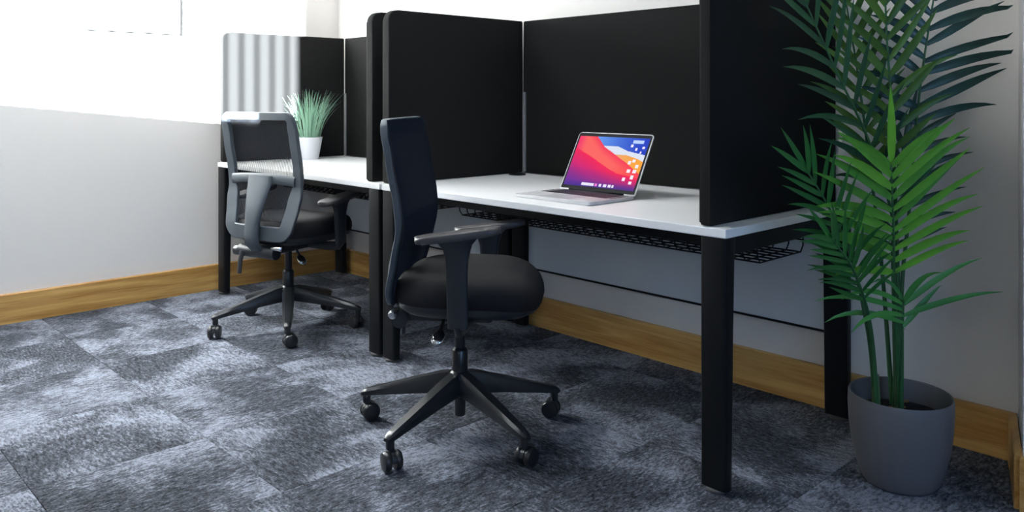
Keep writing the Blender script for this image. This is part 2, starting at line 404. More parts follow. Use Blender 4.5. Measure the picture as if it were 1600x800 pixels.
# ------------------------------------------------------------------ desks
DT = 0.73; DD = 0.785
def wire(bm, p, q, r=0.0022): tube([p, q], r, 5, bm=bm)
def make_desk(x0, x1, label, group, gx=None):
    w = x1-x0
    t = thing('desk', label, 'desk', (x0, 0, 0), 0, group)
    top = obj('desktop', box(0, w, 0, DD, DT-0.025, DT, 0.0025), 'desk', t)
    lw = 0.082
    for lx, sx in ((0.004, 1), (w-lw, -1)):
        for ly, sy in ((0.0, 1), (DD-0.06, -1)):
            bm = bmesh.new(); sec = []
            for z, dp in ((0.012, 0.036), (0.45, 0.044), (DT-0.075, 0.05), (DT-0.026, 0.056)):
                yy0 = ly if sy > 0 else ly+0.06-dp
                sec.append([(u, v, z) for u, v in rrect(lx, lx+lw, yy0, yy0+dp, [0.009]*4, 3)])
            rings(bm, sec)
            leg = obj('leg', bm, 'metal', t, True, 40)
            c = (lx+lw*0.5, ly+(0.02 if sy > 0 else 0.04), 0)
            obj('foot', lathe([(0.026, 0), (0.028, 0.003), (0.028, 0.009), (0.012, 0.012), (0.012, 0.02)], 16, c=c), 'foot', leg, True, 40)
    for lx in (0.012, w-0.012-0.05):
        obj('side_rail', box(lx, lx+0.05, 0.05, DD-0.05, DT-0.078, DT-0.026, 0.004), 'metal', t)
        # curved gusset between leg and rail
    for ly in (0.10, DD-0.16):
        obj('cross_beam', box(0.06, w-0.06, ly, ly+0.05, DT-0.070, DT-0.026, 0.003), 'metal', t)
    # wire cable basket
    bm = bmesh.new(); bx0, bx1, by0, by1, bz0, bz1 = 0.12, w-0.09, 0.32, 0.62, 0.580, 0.655
    for y in (by0, by1):
        for z in (bz1, (bz0+bz1)/2): wire(bm, (bx0, y, z), (bx1, y, z), 0.003)
    n = 7
    for k in range(n): y = by0+0.02+(by1-by0-0.04)*k/(n-1); wire(bm, (bx0, y, bz0), (bx1, y, bz0), 0.003)
    nx = int((bx1-bx0)/0.05)
    for k in range(nx+1):
        x = bx0+(bx1-bx0)*k/nx
        tube([(x, by0, bz1), (x, by0+0.004, bz0+0.02), (x, by0+0.02, bz0), (x, by1-0.02, bz0), (x, by1-0.004, bz0+0.02), (x, by1, bz1)], 0.0026, 5, bm=bm)
    for x in (bx0+0.15, bx1-0.15):
        for y in (by0, by1): box(x-0.012, x+0.012, y-0.002, y+0.002, bz1-0.01, DT-0.024, bm=bm)
    obj('cable_basket', bm, 'metal', t, True, 50)
    mp = obj('modesty_panel', box(0.05, w-0.05, DD-0.004, DD+0.010, 0.285, DT-0.03, 0.002), 'panel', t)
    mp['label'] = 'white panel closing the back under the desktop'
    obj('seal_strip', box(0.05, w-0.05, DD-0.005, DD+0.011, 0.277, 0.2848), 'metal', mp)  # black strip imitating the thin shadow line below the panel
    if gx:
        g = obj('cable_grommet', lathe([(0.040, 0), (0.040, 0.003), (0.034, 0.006), (0.012, 0.007), (0.0, 0.007)][:4], 24), 'metal', t, True, 40)
        g.location = (gx[0]-x0, gx[1], DT)
    return t
make_desk(-1.635, 0.0, 'white-topped desk with black legs carrying the open laptop', 'bench desks along the wall', (-1.545, 0.70))
make_desk(-3.235, -1.652, 'white-topped desk with black legs carrying the white pot of grass', 'bench desks along the wall')

# fabric privacy screens standing on the desks
Z0, Z1 = 0.7325, 1.458
def side_screen(xc, label, th=0.034):
    o = rrect(0.012, 0.788, Z0, Z1, [0.008, 0.004, 0.004, 0.045])
    b = slab(o, xc-th/2, xc+th/2, lambda u, v, t: (t, u, v), 0.007, 3)
    b.transform(Matrix.Translation((-xc, -0.4, -Z0)))
    s = obj('privacy_screen', b, 'fabric', None, True, 50, (xc, 0.4, Z0))
    return tag(s, label, 'screen', 'black desk screens')
side_screen(-0.075, 'black fabric screen at the right end of the laptop desk, next to the palm')
side_screen(-1.622, 'black fabric side screen at the left end of the laptop desk, behind the nearer chair', 0.044)
side_screen(-1.744, 'black fabric side screen at the right end of the grass pot desk', 0.044)
side_screen(-3.205, 'black fabric side screen against the white wall, striped with sunlight')
def back_screen(x0, x1, label):
    t = thing('privacy_screen', label, 'screen', ((x0+x1)/2, 0.8, Z0), 0, 'black desk screens')
    h = (x1-x0)/2
    b = slab(rrect(-h, h, 0, Z1-Z0, [0.004]*4), -0.0065, 0.024, lambda u, v, tt: (u, tt, v), 0.006, 3)
    obj('panel', b, 'fabric', t, True, 50)
    p = obj('corner_post', box(-h+0.006, -h+0.020, -0.020, -0.0068, 0.004, 0.385, 0.003), 'post', t)
    p['label'] = 'slim grey metal joining post'
    return t
back_screen(-1.598, -0.094, 'wide black fabric screen along the wall behind the laptop')
back_screen(-3.186, -1.768, 'wide black fabric screen along the wall behind the pot of grass')

# ------------------------------------------------------------------ office chairs (facing local +y)
def prof(z):
    pts = [(0.42, -0.203), (0.50, -0.190), (0.60, -0.168), (0.67, -0.155), (0.71, -0.152), (0.76, -0.157), (0.90, -0.182), (1.00, -0.200), (1.05, -0.210)]
    if z <= pts[0][0]: return pts[0][1]
    for (a, ya), (b, yb) in zip(pts, pts[1:]):
        if z <= b:
            f = (z-a)/(b-a); f = f*f*(3-2*f)*0.5+f*0.5; return ya+(yb-ya)*f
    return pts[-1][1]
HW = [(0.43, 0.150), (0.50, 0.178), (0.60, 0.196), (0.72, 0.212), (0.85, 0.214), (1.035, 0.210)]
def halfw(z):
    if z <= HW[0][0]: return HW[0][1]
    for (a, wa), (b, wb) in zip(HW, HW[1:]):
        if z <= b: return wa+(wb-wa)*(z-a)/(b-a)
    return HW[-1][1]
def bp(x, z, dy=0.0): return Vector((x, prof(z)+dy+0.22*x*x, z))
def make_chair(base_rot, low):
    t = thing('office_chair', 'x', 'chair')
    # five-star base
    hub = obj('hub', lathe([(0.016, 0.052), (0.018, 0.055), (0.018, 0.115), (0.040, 0.125), (0.046, 0.15), (0.042, 0.185), (0.030, 0.197), (0.027, 0.20)], 20), 'cbase', t, True, 40)
    R = 0.335
    for k in range(5):
        a = base_rot+2*PI*k/5; rot = Matrix.Rotation(a, 4, 'Z')
        bm = bmesh.new(); rs = []
        for d, zt, h, w in ((0.02, 0.196, 0.066, 0.027), (0.06, 0.190, 0.064, 0.027), (0.14, 0.167, 0.050, 0.025), (0.22, 0.143, 0.038, 0.022), (0.29, 0.122, 0.028, 0.019), (0.325, 0.111, 0.023, 0.017), (0.345, 0.103, 0.018, 0.014), (0.353, 0.096, 0.010, 0.009)):
            rs.append([(d, -w, zt-h), (d, w, zt-h), (d, w*1.02, zt-h*0.35), (d, w*0.62, zt), (d, -w*0.62, zt), (d, -w*1.02, zt-h*0.35)])
        rings(bm, rs); lathe([(0.013, 0.060), (0.014, 0.10)], 10, bm=bm, c=(R, 0, 0)); bm.transform(rot)
        obj('base_leg', bm, 'cbase', t, True, 35)
        # twin-wheel caster
        cm = bmesh.new(); sw = Matrix.Rotation(a+1.1+k*0.7, 4, 'Z')
        place = Matrix.Translation(rot @ Vector((R, 0, 0)))
        lathe([(0.007, 0.030), (0.007, 0.066)], 8, bm=cm)
        hd = bmesh.new()
        n = 8
        rings(hd, [[(0.012+0.0285*math.cos(an)*s, yy, 0.031+0.0285*math.sin(an)*s) for an in [PI*q/n for q in range(n+1)]] for yy, s in ((-0.0065, 1.0), (0.0065, 1.0))]); join(cm, hd)
        cm.transform(place @ sw)
        c = obj('caster', cm, 'cbase', t, True, 40)
        for sgn in (-1, 1):
            wm = bmesh.new(); pr = [(0.010, 0.007), (0.027, 0.008), (0.0300, 0.012), (0.0300, 0.020), (0.026, 0.0265), (0.014, 0.029)]
            rings(wm, [[(0.012+r*math.cos(2*PI*q/20), sgn*y, 0.0302+r*math.sin(2*PI*q/20)) for q in range(20)] for r, y in pr])
            wm.transform(place @ sw); obj('wheel', wm, 'wheel', c, True, 45)
    col = obj('gas_column', lathe([(0.0265, 0.196), (0.0265, 0.265), (0.022, 0.272), (0.0175, 0.275), (0.0175, 0.40)], 20), 'cbase', t, True, 40)
    # tilt mechanism under the seat
    mech = obj('tilt_mechanism', box(-0.085, 0.085, -0.17, 0.12, 0.375, 0.425, 0.012), 'cplast', t)
    bm = tube([(-0.125, -0.175, 0.385), (0.105, -0.175, 0.385)], 0.028, 14); 
    obj('tilt_axle', bm, 'cplast', mech, True, 40)
    kb = bmesh.new(); rings(kb, [[(x, -0.175+r*math.cos(2*PI*q/14), 0.380+r*math.sin(2*PI*q/14)) for q in range(14)] for x, r in ((-0.126, 0.016), (-0.132, 0.022), (-0.158, 0.022), (-0.163, 0.016))])
    obj('tension_knob', kb, 'wheel', mech, True, 40)
    kb = bmesh.new(); rings(kb, [[(x, -0.185+r*math.cos(2*PI*q/14), 0.412+r*math.sin(2*PI*q/14)) for q in range(14)] for x, r in ((0.090, 0.010), (0.118, 0.014), (0.150, 0.014), (0.155, 0.009))])
    kn = obj('adjuster_knob', kb, 'chrome', mech, True, 40)
    pd = tube([(-0.088, -0.200, 0.385), (-0.089, -0.212, 0.34), (-0.090, -0.216, 0.285)], [0.015, 0.014, 0.013], 10, flat=0.5, ref=Vector((0, 1, 0)))
    obj('tilt_paddle', pd, 'cplast', mech, True, 40)
    lv = tube([(0.05, -0.03, 0.40), (0.085, -0.035, 0.385), (0.115, -0.04, 0.352)], 0.006, 8)
    lever = obj('height_lever', lv, 'cplast', t, True, 40)
    lp = tube([(0.110, -0.04, 0.357), (0.122, -0.042, 0.345), (0.140, -0.045, 0.330), (0.153, -0.047, 0.322)], [0.011, 0.022, 0.022, 0.010], 12, flat=0.5)
    obj('paddle', lp, 'chrome', lever, True)
    # seat: undershell and cushion, superellipse plan with a waterfall front
    def plan(s, z, k, fwd=0.0):
        out = []
        for q in range(40):
            a = 2*PI*q/40; c, si = math.cos(a), math.sin(a)
            e = 2/3.2
            x = math.copysign(abs(c)**e, c)*0.245*s; y = math.copysign(abs(si)**e, si)*0.232*s
            wv = max(0, (y/0.232))  # front droop
            edge = abs(x/0.245)
            zz = z-k*(0.040*wv**3)+k*0.010*edge**2-k*0.010*max(0, 1-edge-abs(y)/0.3)
            out.append((x, y+0.040+fwd, zz))
        return out
    bm = bmesh.new()
    rings(bm, [plan(0.55, 0.412, 0), plan(0.86, 0.420, 0.3), plan(0.95, 0.438, 0.5), plan(0.955, 0.452, 0.6)])
    obj('seat_shell', bm, 'cplast', t, True, 50)
    bm = bmesh.new()
    rings(bm, [plan(0.94, 0.448, 0.6), plan(0.985, 0.458, 0.7), plan(1.0, 0.478, 0.8), plan(0.995, 0.500, 0.95), plan(0.965, 0.519, 1), plan(0.90, 0.531, 1), plan(0.75, 0.537, 0.9), plan(0.5, 0.540, 0.7), plan(0.2, 0.541, 0.5)])
    obj('seat', bm, 'seat', t, True, 60)
    # armrests
    for s in (-1, 1):
        bm = bmesh.new(); X = s*0.283; dz = -0.062 if s in low else 0.0      # arms under a desktop are set lower
        bar = tube([(s*0.06, 0.052, 0.398), (s*0.20, 0.052, 0.396), (s*0.262, 0.052, 0.402), (X, 0.052, 0.43)], [0.020, 0.020, 0.021, 0.022], 10, flat=0.6, ref=Vector((0, 1, 0)), power=3)
        join(bm, bar)
        rs = []
        for z, hy, hx, cy in ((0.415, 0.030, 0.012, 0.052), (0.47, 0.031, 0.013, 0.050), (0.58+dz, 0.032, 0.0135, 0.049), (0.62+dz, 0.034, 0.014, 0.049), (0.655+dz, 0.044, 0.016, 0.050), (0.676+dz, 0.064, 0.02, 0.051)):
            rs.append([(X+hx*math.copysign(abs(math.cos(a))**0.6, math.cos(a)), cy+hy*math.copysign(abs(math.sin(a))**0.6, math.sin(a)), z+0.14*(math.sin(a)*hy if z-dz > 0.63 else 0)) for a in [2*PI*(q+0.5)/16 for q in range(16)]])
        rings(bm, rs)
        arm = obj('arm_post', bm, 'cplast', t, True, 50)
        o = rrect(-0.042, 0.042, -0.128, 0.128, [0.03, 0.03, 0.035, 0.035], 5)
        pb = slab(o, 0, 0.021, lambda u, v, tt: (u, v, tt-1.2*u*u), 0.009, 3)
        pb.transform(Matrix.Translation((X, 0.053, 0.679+dz)) @ Matrix.Rotation(0.14, 4, 'X'))
        obj('arm_pad', pb, 'pad', arm, True, 60)
    # backrest: perimeter frame, crossbar, spine plate, netting
    z0, z1 = 0.475, 1.007; P = []
    def side(s, zs): return [bp(s*halfw(z), z) for z in zs]
    zs = [0.512+(0.983-0.512)*q/22 for q in range(23)]
    P += side(1, zs)
    for q in range(1, 6): a = 0.5*PI*q/6; P.append(bp(0.210-0.024+0.024*math.cos(a), 0.983+0.024*math.sin(a)))
    for q in range(7): P.append(bp(0.186-0.372*q/6, z1))
    for q in range(1, 6): a = 0.5*PI*q/6; P.append(bp(-0.210+0.024-0.024*math.sin(a), 0.983+0.024*math.cos(a)))
    P += side(-1, zs[::-1])
    for q in range(1, 6): a = 0.5*PI*q/6; P.append(bp(-halfw(0.512)+0.037-0.037*math.cos(a)+0.01*q/6, 0.512-0.037*math.sin(a)))
    for q in range(7): x = -0.125+0.25*q/6; P.append(bp(x, z0))
    for q in range(1, 6): a = 0.5*PI*q/6; P.append(bp(halfw(0.512)-0.047+0.037*math.sin(a)+0.01*q/6, 0.512-0.037*math.cos(a)))
    fr = bmesh.new(); n = len(P); rs = []
    for i, p in enumerate(P):
        tg = (P[(i+1) % n]-P[i-1]).normalized(); nb = Vector((0, 1, 0)); nb = (nb-tg*nb.dot(tg)).normalized(); ins = tg.cross(nb)
        w, d = 0.024, 0.010
        if p.z > 0.98: w, d = 0.018, 0.011
        elif p.z < 0.70: w = 0.024+0.012*min(1, (0.70-p.z)/0.06)
        if p.z < 0.70: d = 0.0075
        if p.z < 0.50: w = 0.034
        rs.append([p+ins*u*w+nb*v*d for u, v in ((-1, -0.8), (-0.9, -1.1), (0.9, -1.1), (1, -0.8), (1, 0.7), (0.9, 1), (-0.9, 1), (-1, 0.7))])
    rings(fr, rs, closed=True)
    back = obj('backrest_frame', fr, 'cframe', t, True, 30)
    xs = [-0.2+0.4*q/12 for q in range(13)]
    cb = tube([bp(x, 0.722+0.010*(x/0.2)**2*-1, -0.010) for x in xs], 0.023, 10, ref=Vector((0, 1, 0)), flat=0.42, power=3)
    obj('crossbar', cb, 'cframe', back, True, 45)
    rs = []
    for z, hw_, dy, th in ((0.735, 0.075, -0.018, 0.008), (0.70, 0.076, -0.024, 0.011), (0.62, 0.062, -0.034, 0.014), (0.54, 0.044, -0.036, 0.016), (0.47, 0.040, -0.030, 0.017), (0.425, 0.040, -0.018, 0.018)):
        y = prof(z)+dy
        rs.append([(hw_*math.copysign(abs(math.cos(a))**0.5, math.cos(a)), y+th*math.sin(a), z) for a in [2*PI*(q+0.5)/16 for q in range(16)]])
    for y, z in ((-0.165, 0.385), (-0.12, 0.375)): rs.append([(0.038*math.copysign(abs(math.cos(a))**0.5, math.cos(a)), y-0.012+0.014*math.sin(a), z+0.006*math.sin(a)) for a in [2*PI*(q+0.5)/16 for q in range(16)]])
    sp = bmesh.new(); rings(sp, rs)
    obj('spine', sp, 'cframe', back, True, 45)
    def netting(za, zb, dy, nz, nx, name, mat):
        """stretched knit: a thin open membrane plus the raised vertical ribs of the knit"""
        bm = bmesh.new(); g = []
        for q in range(nz+1):
            z = za+(zb-za)*q/nz; row = []
            for r in range(nx+1):
                x = (-1+2*r/nx)*(halfw(z)+0.016); p = bp(x, z, dy); row.append(bm.verts.new(p))
            g.append(row)
        for q in range(nz):
            for r in range(nx): bm.faces.new((g[q][r], g[q][r+1], g[q+1][r+1], g[q+1][r]))
        for r in range(71):
            u = -1+2*r/70; prev = None
            for q in range(nz+1):
                z = za+(zb-za)*q/nz; x = u*(halfw(z)+0.015); p = bp(x, z, dy); vv = (bm.verts.new(p+Vector((0, 0.0003, 0))), bm.verts.new(p+Vector((0, 0.0030, 0))))
                if prev:
                    f = bm.faces.new((prev[0], prev[1], vv[1], vv[0])); f.material_index = 1
                prev = vv
        o = obj(name, bm, mat, t, True, recalc=False); o.data.materials.append(M['rib']); return o
    netting(0.722, 1.022, 0.0125, 12, 8, 'back_netting', 'netting')
    netting(0.440, 0.722, 0.0125, 10, 8, 'lumbar_netting', 'lumbar')
    return t
ch = make_chair(math.radians(282.5-38.5+90), (-1,))
ch.location = (-0.845, -0.235, 0); ch.rotation_euler = (0, 0, math.radians(38.5-90))
tag(ch, 'black office chair nearest the viewer, its front seen beside the laptop desk', 'chair', 'swivel office chairs')
ch2 = make_chair(math.radians(259-106+90), (-1, 1))
ch2.location = (-2.342, -0.046, 0); ch2.rotation_euler = (0, 0, math.radians(106-90))
tag(ch2, 'office chair seen from behind at the far desk with the grass pot', 'chair', 'swivel office chairs')
# ------------------------------------------------------------------ laptop
lap = thing('laptop', 'open silver laptop with a colourful wave wallpaper on the near desk', 'laptop', (-0.757, 0.222, DT), 0.004)
LW, LD = 0.358, 0.246
obj('base', slab(rrect(-LW/2, LW/2, -LD/2, LD/2, [0.012]*4, 5), 0.0015, 0.0125, lambda u, v, t: (u, v, t), 0.002, 2), 'alu', lap, True, 40)
bm = bmesh.new()
for r in range(6):
    n = 14
    for c in range(n):
        w = 0.290/n; x0 = -0.145+c*w; y0 = 0.004+r*0.0175
        if r == 0 and 4 <= c <= 8:
            if c == 4: box(x0+0.001, x0+5*w-0.001, y0, y0+0.0155, 0.0124, 0.0134, bm=bm)
            continue
        box(x0+0.001, x0+w-0.001, y0, y0+0.0155, 0.0124, 0.0134, bm=bm)
kbd = obj('keyboard', bm, 'keys', lap); kbd['kind'] = 'stuff'; kbd['label'] = 'black keyboard keys'
obj('keyboard_well', box(-0.148, 0.148, 0.0015, 0.1105, 0.0120, 0.0128), 'keys', lap)
obj('trackpad', box(-0.075, 0.075, -0.112, -0.012, 0.0120, 0.0129, 0.0003), 'tpad', lap)
for s in (-1, 1):
    bm = bmesh.new()
    for q in range(24): box(s*0.163-0.006, s*0.163+0.006, 0.004+q*0.0044, 0.0055+q*0.0044, 0.0122, 0.0129, bm=bm)
    obj('speaker_grille', bm, 'bezel', lap)
tilt = 0.505
LM = Matrix.Translation((0, LD/2-0.004, 0.012)) @ Matrix.Rotation(PI/2-tilt, 4, 'X')
def lidbox(b): b.transform(LM); return b
obj('hinge', lidbox(tube([(-0.13, 0, 0), (0.13, 0, 0)], 0.0055, 10)), 'bezel', lap, True)
lid = obj('lid', lidbox(slab(rrect(-LW/2, LW/2, 0.002, LD-0.002, [0.004, 0.004, 0.012, 0.012], 5), -0.0052, -0.0002, lambda u, v, t: (u, v, t), 0.0014, 2)), 'alu', lap, True, 40)
obj('bezel', lidbox(slab(rrect(-LW/2+0.003, LW/2-0.003, 0.006, LD-0.005, [0.003, 0.003, 0.010, 0.010], 5), -0.0004, 0.0004, lambda u, v, t: (u, v, t))), 'bezel', lid)
# display: abstract waves, icons on the right and a dock, as flat screen colours
NXs, NYs = 150, 94
def lerp(a, b, t): t = max(0, min(1, t)); return tuple(p+(q-p)*t for p, q in zip(a, b))
def pl(x, P):
    if x <= P[0][0]: return P[0][1]
    for (a, ya), (b, yb) in zip(P, P[1:]):
        if x <= b: return ya+(yb-ya)*(x-a)/(b-a)
    return P[-1][1]
def px_col(u, v):
    """u left-right, v bottom-top, 0..1; sRGB-like display colour"""
    ridge1 = pl(u, ((0, 1.3), (0.26, 1.0), (0.41, 0.80), (0.62, 0.64), (0.81, 0.49), (1, 0.32)))     # coral wave
    ridge2 = pl(u, ((0, 0.76), (0.10, 0.69), (0.25, 0.60), (0.43, 0.47), (0.56, 0.38), (0.70, 0.30), (1, 0.24)))   # red fold
    crest = pl(u, ((0.40, 0.82), (0.60, 0.82), (0.75, 0.74), (1, 0.68)))                               # white crest
    sand = pl(u, ((0.58, 0.66), (0.74, 0.665), (0.92, 0.60), (1, 0.55)))                               # orange slope
    if v > ridge1:
        if v > crest: c = lerp((0.42, 0.64, 0.95), (0.10, 0.24, 0.78), (u-0.25)/0.7)
        elif v > sand: c = (0.88, 0.91, 0.97)
        else: c = lerp((0.95, 0.66, 0.45), (1.0, 0.66, 0.22), (u-0.6)*3)
    elif v > ridge2:
        c = lerp((0.98, 0.20, 0.34), (1.0, 0.40, 0.38), (ridge1-v)*6)
        if u < 0.12: c = lerp((0.95, 0.14, 0.42), c, u/0.12)
        c = lerp(c, (1.0, 0.20, 0.22), max(0, u-0.6)*1.8*(ridge1-v)*5)
    else:
        c = lerp((0.97, 0.07, 0.33), (0.86, 0.07, 0.45), (ridge2-v)*4)
        c = lerp(c, (0.34, 0.16, 0.62), (0.44-v-0.22*u)*2.4)
    if u < 0.5: c = lerp(c, (0.42, 0.12, 0.62), (0.30-u*0.6-v*0.55)*2.2)
    if v < 0.12: c = lerp(c, (0.22, 0.14, 0.55), (0.12-v)*7)
    for iu, iv, s in ((0.79, 0.845, 0.018), (0.86, 0.78, 0.016), (0.95, 0.82, 0.016), (0.93, 0.72, 0.013), (0.83, 0.52, 0.020), (0.88, 0.56, 0.018), (0.94, 0.46, 0.020), (0.85, 0.36, 0.022), (0.93, 0.36, 0.022), (0.92, 0.25, 0.022), (0.82, 0.20, 0.022), (0.92, 0.14, 0.018)):
        if abs(u-iu) < s and abs(v-iv) < s*1.55: c = (0.97, 0.95, 1.0)
    if abs(u-0.86) < 0.075 and abs(v-0.925) < 0.03: c = (0.75, 0.85, 1.0)
    if 0.025 < v < 0.072:
        for a0, a1 in ((0.26, 0.44), (0.45, 0.49), (0.51, 0.55), (0.57, 0.62), (0.64, 0.68), (0.69, 0.72)):
            if a0 < u < a1: c = (0.95, 0.93, 1.0) if a0 != 0.45 else (0.95, 0.5, 0.85)
    return c
bm = bmesh.new(); lay = bm.loops.layers.float_color.new('screen_colour')
sx0, sx1, sy0, sy1 = -LW/2+0.0115, LW/2-0.0115, 0.019, LD-0.0185
g = [[bm.verts.new((sx0+(sx1-sx0)*i/NXs, sy0+(sy1-sy0)*j/NYs, 0.0007)) for i in range(NXs+1)] for j in range(NYs+1)]
def lin(c): return c/12.92 if c <= 0.04045 else ((c+0.055)/1.055)**2.4
for j in range(NYs):
    for i in range(NXs):
        f = bm.faces.new((g[j][i], g[j][i+1], g[j+1][i+1], g[j+1][i])); c = px_col((i+0.5)/NXs, (j+0.5)/NYs)
        for l in f.loops: l[lay] = (*[lin(x) for x in c], 1)
m, nt, b_ = new_mat('display'); at = N(nt, 'ShaderNodeAttribute'); at.attribute_name = 'screen_colour'
b_.inputs['Base Color'].default_value = (0.01, 0.01, 0.01, 1); b_.inputs['Roughness'].default_value = 0.6
nt.links.new(at.outputs['Color'], b_.inputs['Emission Color']); b_.inputs['Emission Strength'].default_value = 0.72; b_.inputs['Specular IOR Level'].default_value = 0.03
lidbox(bm)
disp = obj('display', bm, m, lid, recalc=False); disp['label'] = 'lit screen with red, purple and blue waves'

# ------------------------------------------------------------------ pot of grass on the far desk
gp = thing('potted_grass', 'small white pot of pale green artificial grass on the far desk', 'plant', (-3.085, 0.49, DT+0.0005))
obj('pot', lathe([(0.050, 0.0), (0.052, 0.003), (0.073, 0.122), (0.074, 0.130), (0.069, 0.130), (0.067, 0.110)], 32), 'wpot', gp, True, 40)
obj('soil', lathe([(0.001, 0.108), (0.066, 0.108), (0.066, 0.112), (0.001, 0.114)], 20), 'soil', gp)
bm = bmesh.new()
for k in range(170):
    a = rnd.uniform(0, 2*PI); r0 = 0.060*math.sqrt(rnd.random()); L = rnd.uniform(0.20, 0.315); lean = (0.10+0.42*(r0/0.06))*rnd.uniform(0.3, 1.0)
    if rnd.random() < 0.08: lean += 0.3
    base = Vector((r0*math.cos(a), r0*math.sin(a), 0.108)); out = Vector((math.cos(a), math.sin(a), 0)); side = Vector((-math.sin(a+rnd.uniform(-1, 1)), math.cos(a), 0)).normalized()
    w = rnd.uniform(0.0016, 0.0028); rs = []
    prev = None
    for q in range(6):
        s = q/5; th = lean*(0.3+0.9*s); p = base+out*(L*s*math.sin(th))+Vector((0, 0, L*s*math.cos(th)))
        ww = w*(1-0.85*s*s)
        p.x = max(p.x, -0.094)
        vv = [bm.verts.new(p-side*ww), bm.verts.new(p+out*ww*0.5), bm.verts.new(p+side*ww)]
        if prev:
            for i in range(2): bm.faces.new((prev[i], prev[i+1], vv[i+1], vv[i]))
        prev = vv
gt = obj('grass_tuft', bm, 'grass', gp, True); gt['kind'] = 'stuff'

# ------------------------------------------------------------------ framed picture on the left wall
pf = thing('framed_picture', 'thin grey framed print with pale blue strokes on the white left wall', 'picture', (XL, -0.42, 1.432))
hw, ph = 0.25, 0.70
for nm, bb in (('frame_bar', (0.001, 0.024, -hw, hw, 0, 0.010)), ('frame_bar', (0.001, 0.024, -hw, hw, ph-0.010, ph)), ('frame_bar', (0.001, 0.024, -hw, -hw+0.010, 0.010, ph-0.010)), ('frame_bar', (0.001, 0.024, hw-0.010, hw, 0.010, ph-0.010))):
    obj(nm, box(*bb, 0.001), 'frame', pf)
obj('mount', box(0.002, 0.012, -hw+0.010, hw-0.010, 0.010, ph-0.010), 'mat', pf)
pr = obj('print', box(0.012, 0.0128, -hw+0.09, hw-0.09, 0.13, ph-0.09), 'mat', pf)
for y, w, z0_, z1_, mt in ((-0.085, 0.008, 0.14, 0.42, 'art'), (-0.160, 0.006, 0.14, 0.36, 'art2'), (0.02, 0.006, 0.20, 0.50, 'art2'), (0.09, 0.008, 0.22, 0.46, 'art')):
    obj('stroke', slab(rrect(y-w, y+w, z0_, z1_, [w*0.9]*4, 4), 0.0127, 0.0132, lambda u, v, t: (t, u, v)), mt, pr)

# ------------------------------------------------------------------ potted palm
PX, PY = 0.288, 0.446
palm = thing('potted_palm', 'tall green artificial palm in a round grey pot beside the laptop desk', 'plant', (PX, PY, 0))
prof_pot = [(0.086, 0.0), (0.096, 0.003), (0.104, 0.014), (0.116, 0.050), (0.129, 0.105), (0.136, 0.165), (0.1385, 0.215), (0.1375, 0.246), (0.1350, 0.252), (0.1310, 0.250), (0.1300, 0.240), (0.127, 0.185)]
pot = obj('pot', lathe(prof_pot, 56), 'pot', palm, True, 50)
obj('soil', lathe([(0.001, 0.180), (0.1265, 0.180), (0.1270, 0.188), (0.10, 0.193), (0.04, 0.197), (0.001, 0.198)], 36), 'soil', palm, True)
for k in range(12):
    a = rnd.uniform(0, 2*PI); r = rnd.uniform(0.03, 0.12)
    c = box(-0.009, 0.009, -0.004, 0.004, -0.002, 0.003, 0.001, 1); c.transform(Matrix.Translation((r*math.cos(a), r*math.sin(a), 0.198)) @ Matrix.Rotation(rnd.uniform(0, 3), 4, 'Z') @ Matrix.Rotation(0.3, 4, 'X'))
    obj('bark_chip', c, 'chip', palm)
er = Vector((math.cos(YAW), math.sin(YAW), 0)); ef = Vector((-math.sin(YAW), math.cos(YAW), 0))   # across / away, metres from the pot centre
def L3(p): return er*p[0]+ef*p[1]+Vector((0, 0, p[2]))
def clampw(p):
    q = Vector(p)
    q.y = min(q.y, 0.815-PY)
    if q.x > 0.470-PX: q.y = min(q.y, max(0.490, 0.815-(q.x+PX-0.470)*3.385)-PY)
    q.x = max(q.x, 0.012-PX)
    return q
def leaflet(root, d, nrm, L, w, droop, mat, parent, curl=0.0):
    """lance-shaped folded blade starting at root, heading along d, with gravity droop"""
    bm = bmesh.new(); prev = None; p = Vector(root); dd = Vector(d).normalized(); n = 7
    for q in range(n+1):
        s = q/n
        width = w*(math.sin(PI*min(1, (s*0.93+0.07))**0.75)**0.8 if s < 0.999 else 0.02)
        width = max(width, w*0.05)
        side = dd.cross(nrm)
        if side.length < 1e-3: side = dd.cross(Vector((1, 0, 0)))
        side.normalize(); up = side.cross(dd).normalized()
        c = clampw(p)
        vv = [bm.verts.new(clampw(p-side*width+up*width*0.35)), bm.verts.new(c), bm.verts.new(clampw(p+side*width+up*width*0.35))]
        if prev:
            for i in range(2): bm.faces.new((prev[i], prev[i+1], vv[i+1], vv[i]))
        prev = vv
        p = p+dd*(L/n); dd = (dd+Vector((0, 0, -1))*droop*(0.25+s)/n+side*curl/n).normalized()
    return obj('leaflet', bm, mat, parent, True, recalc=False)
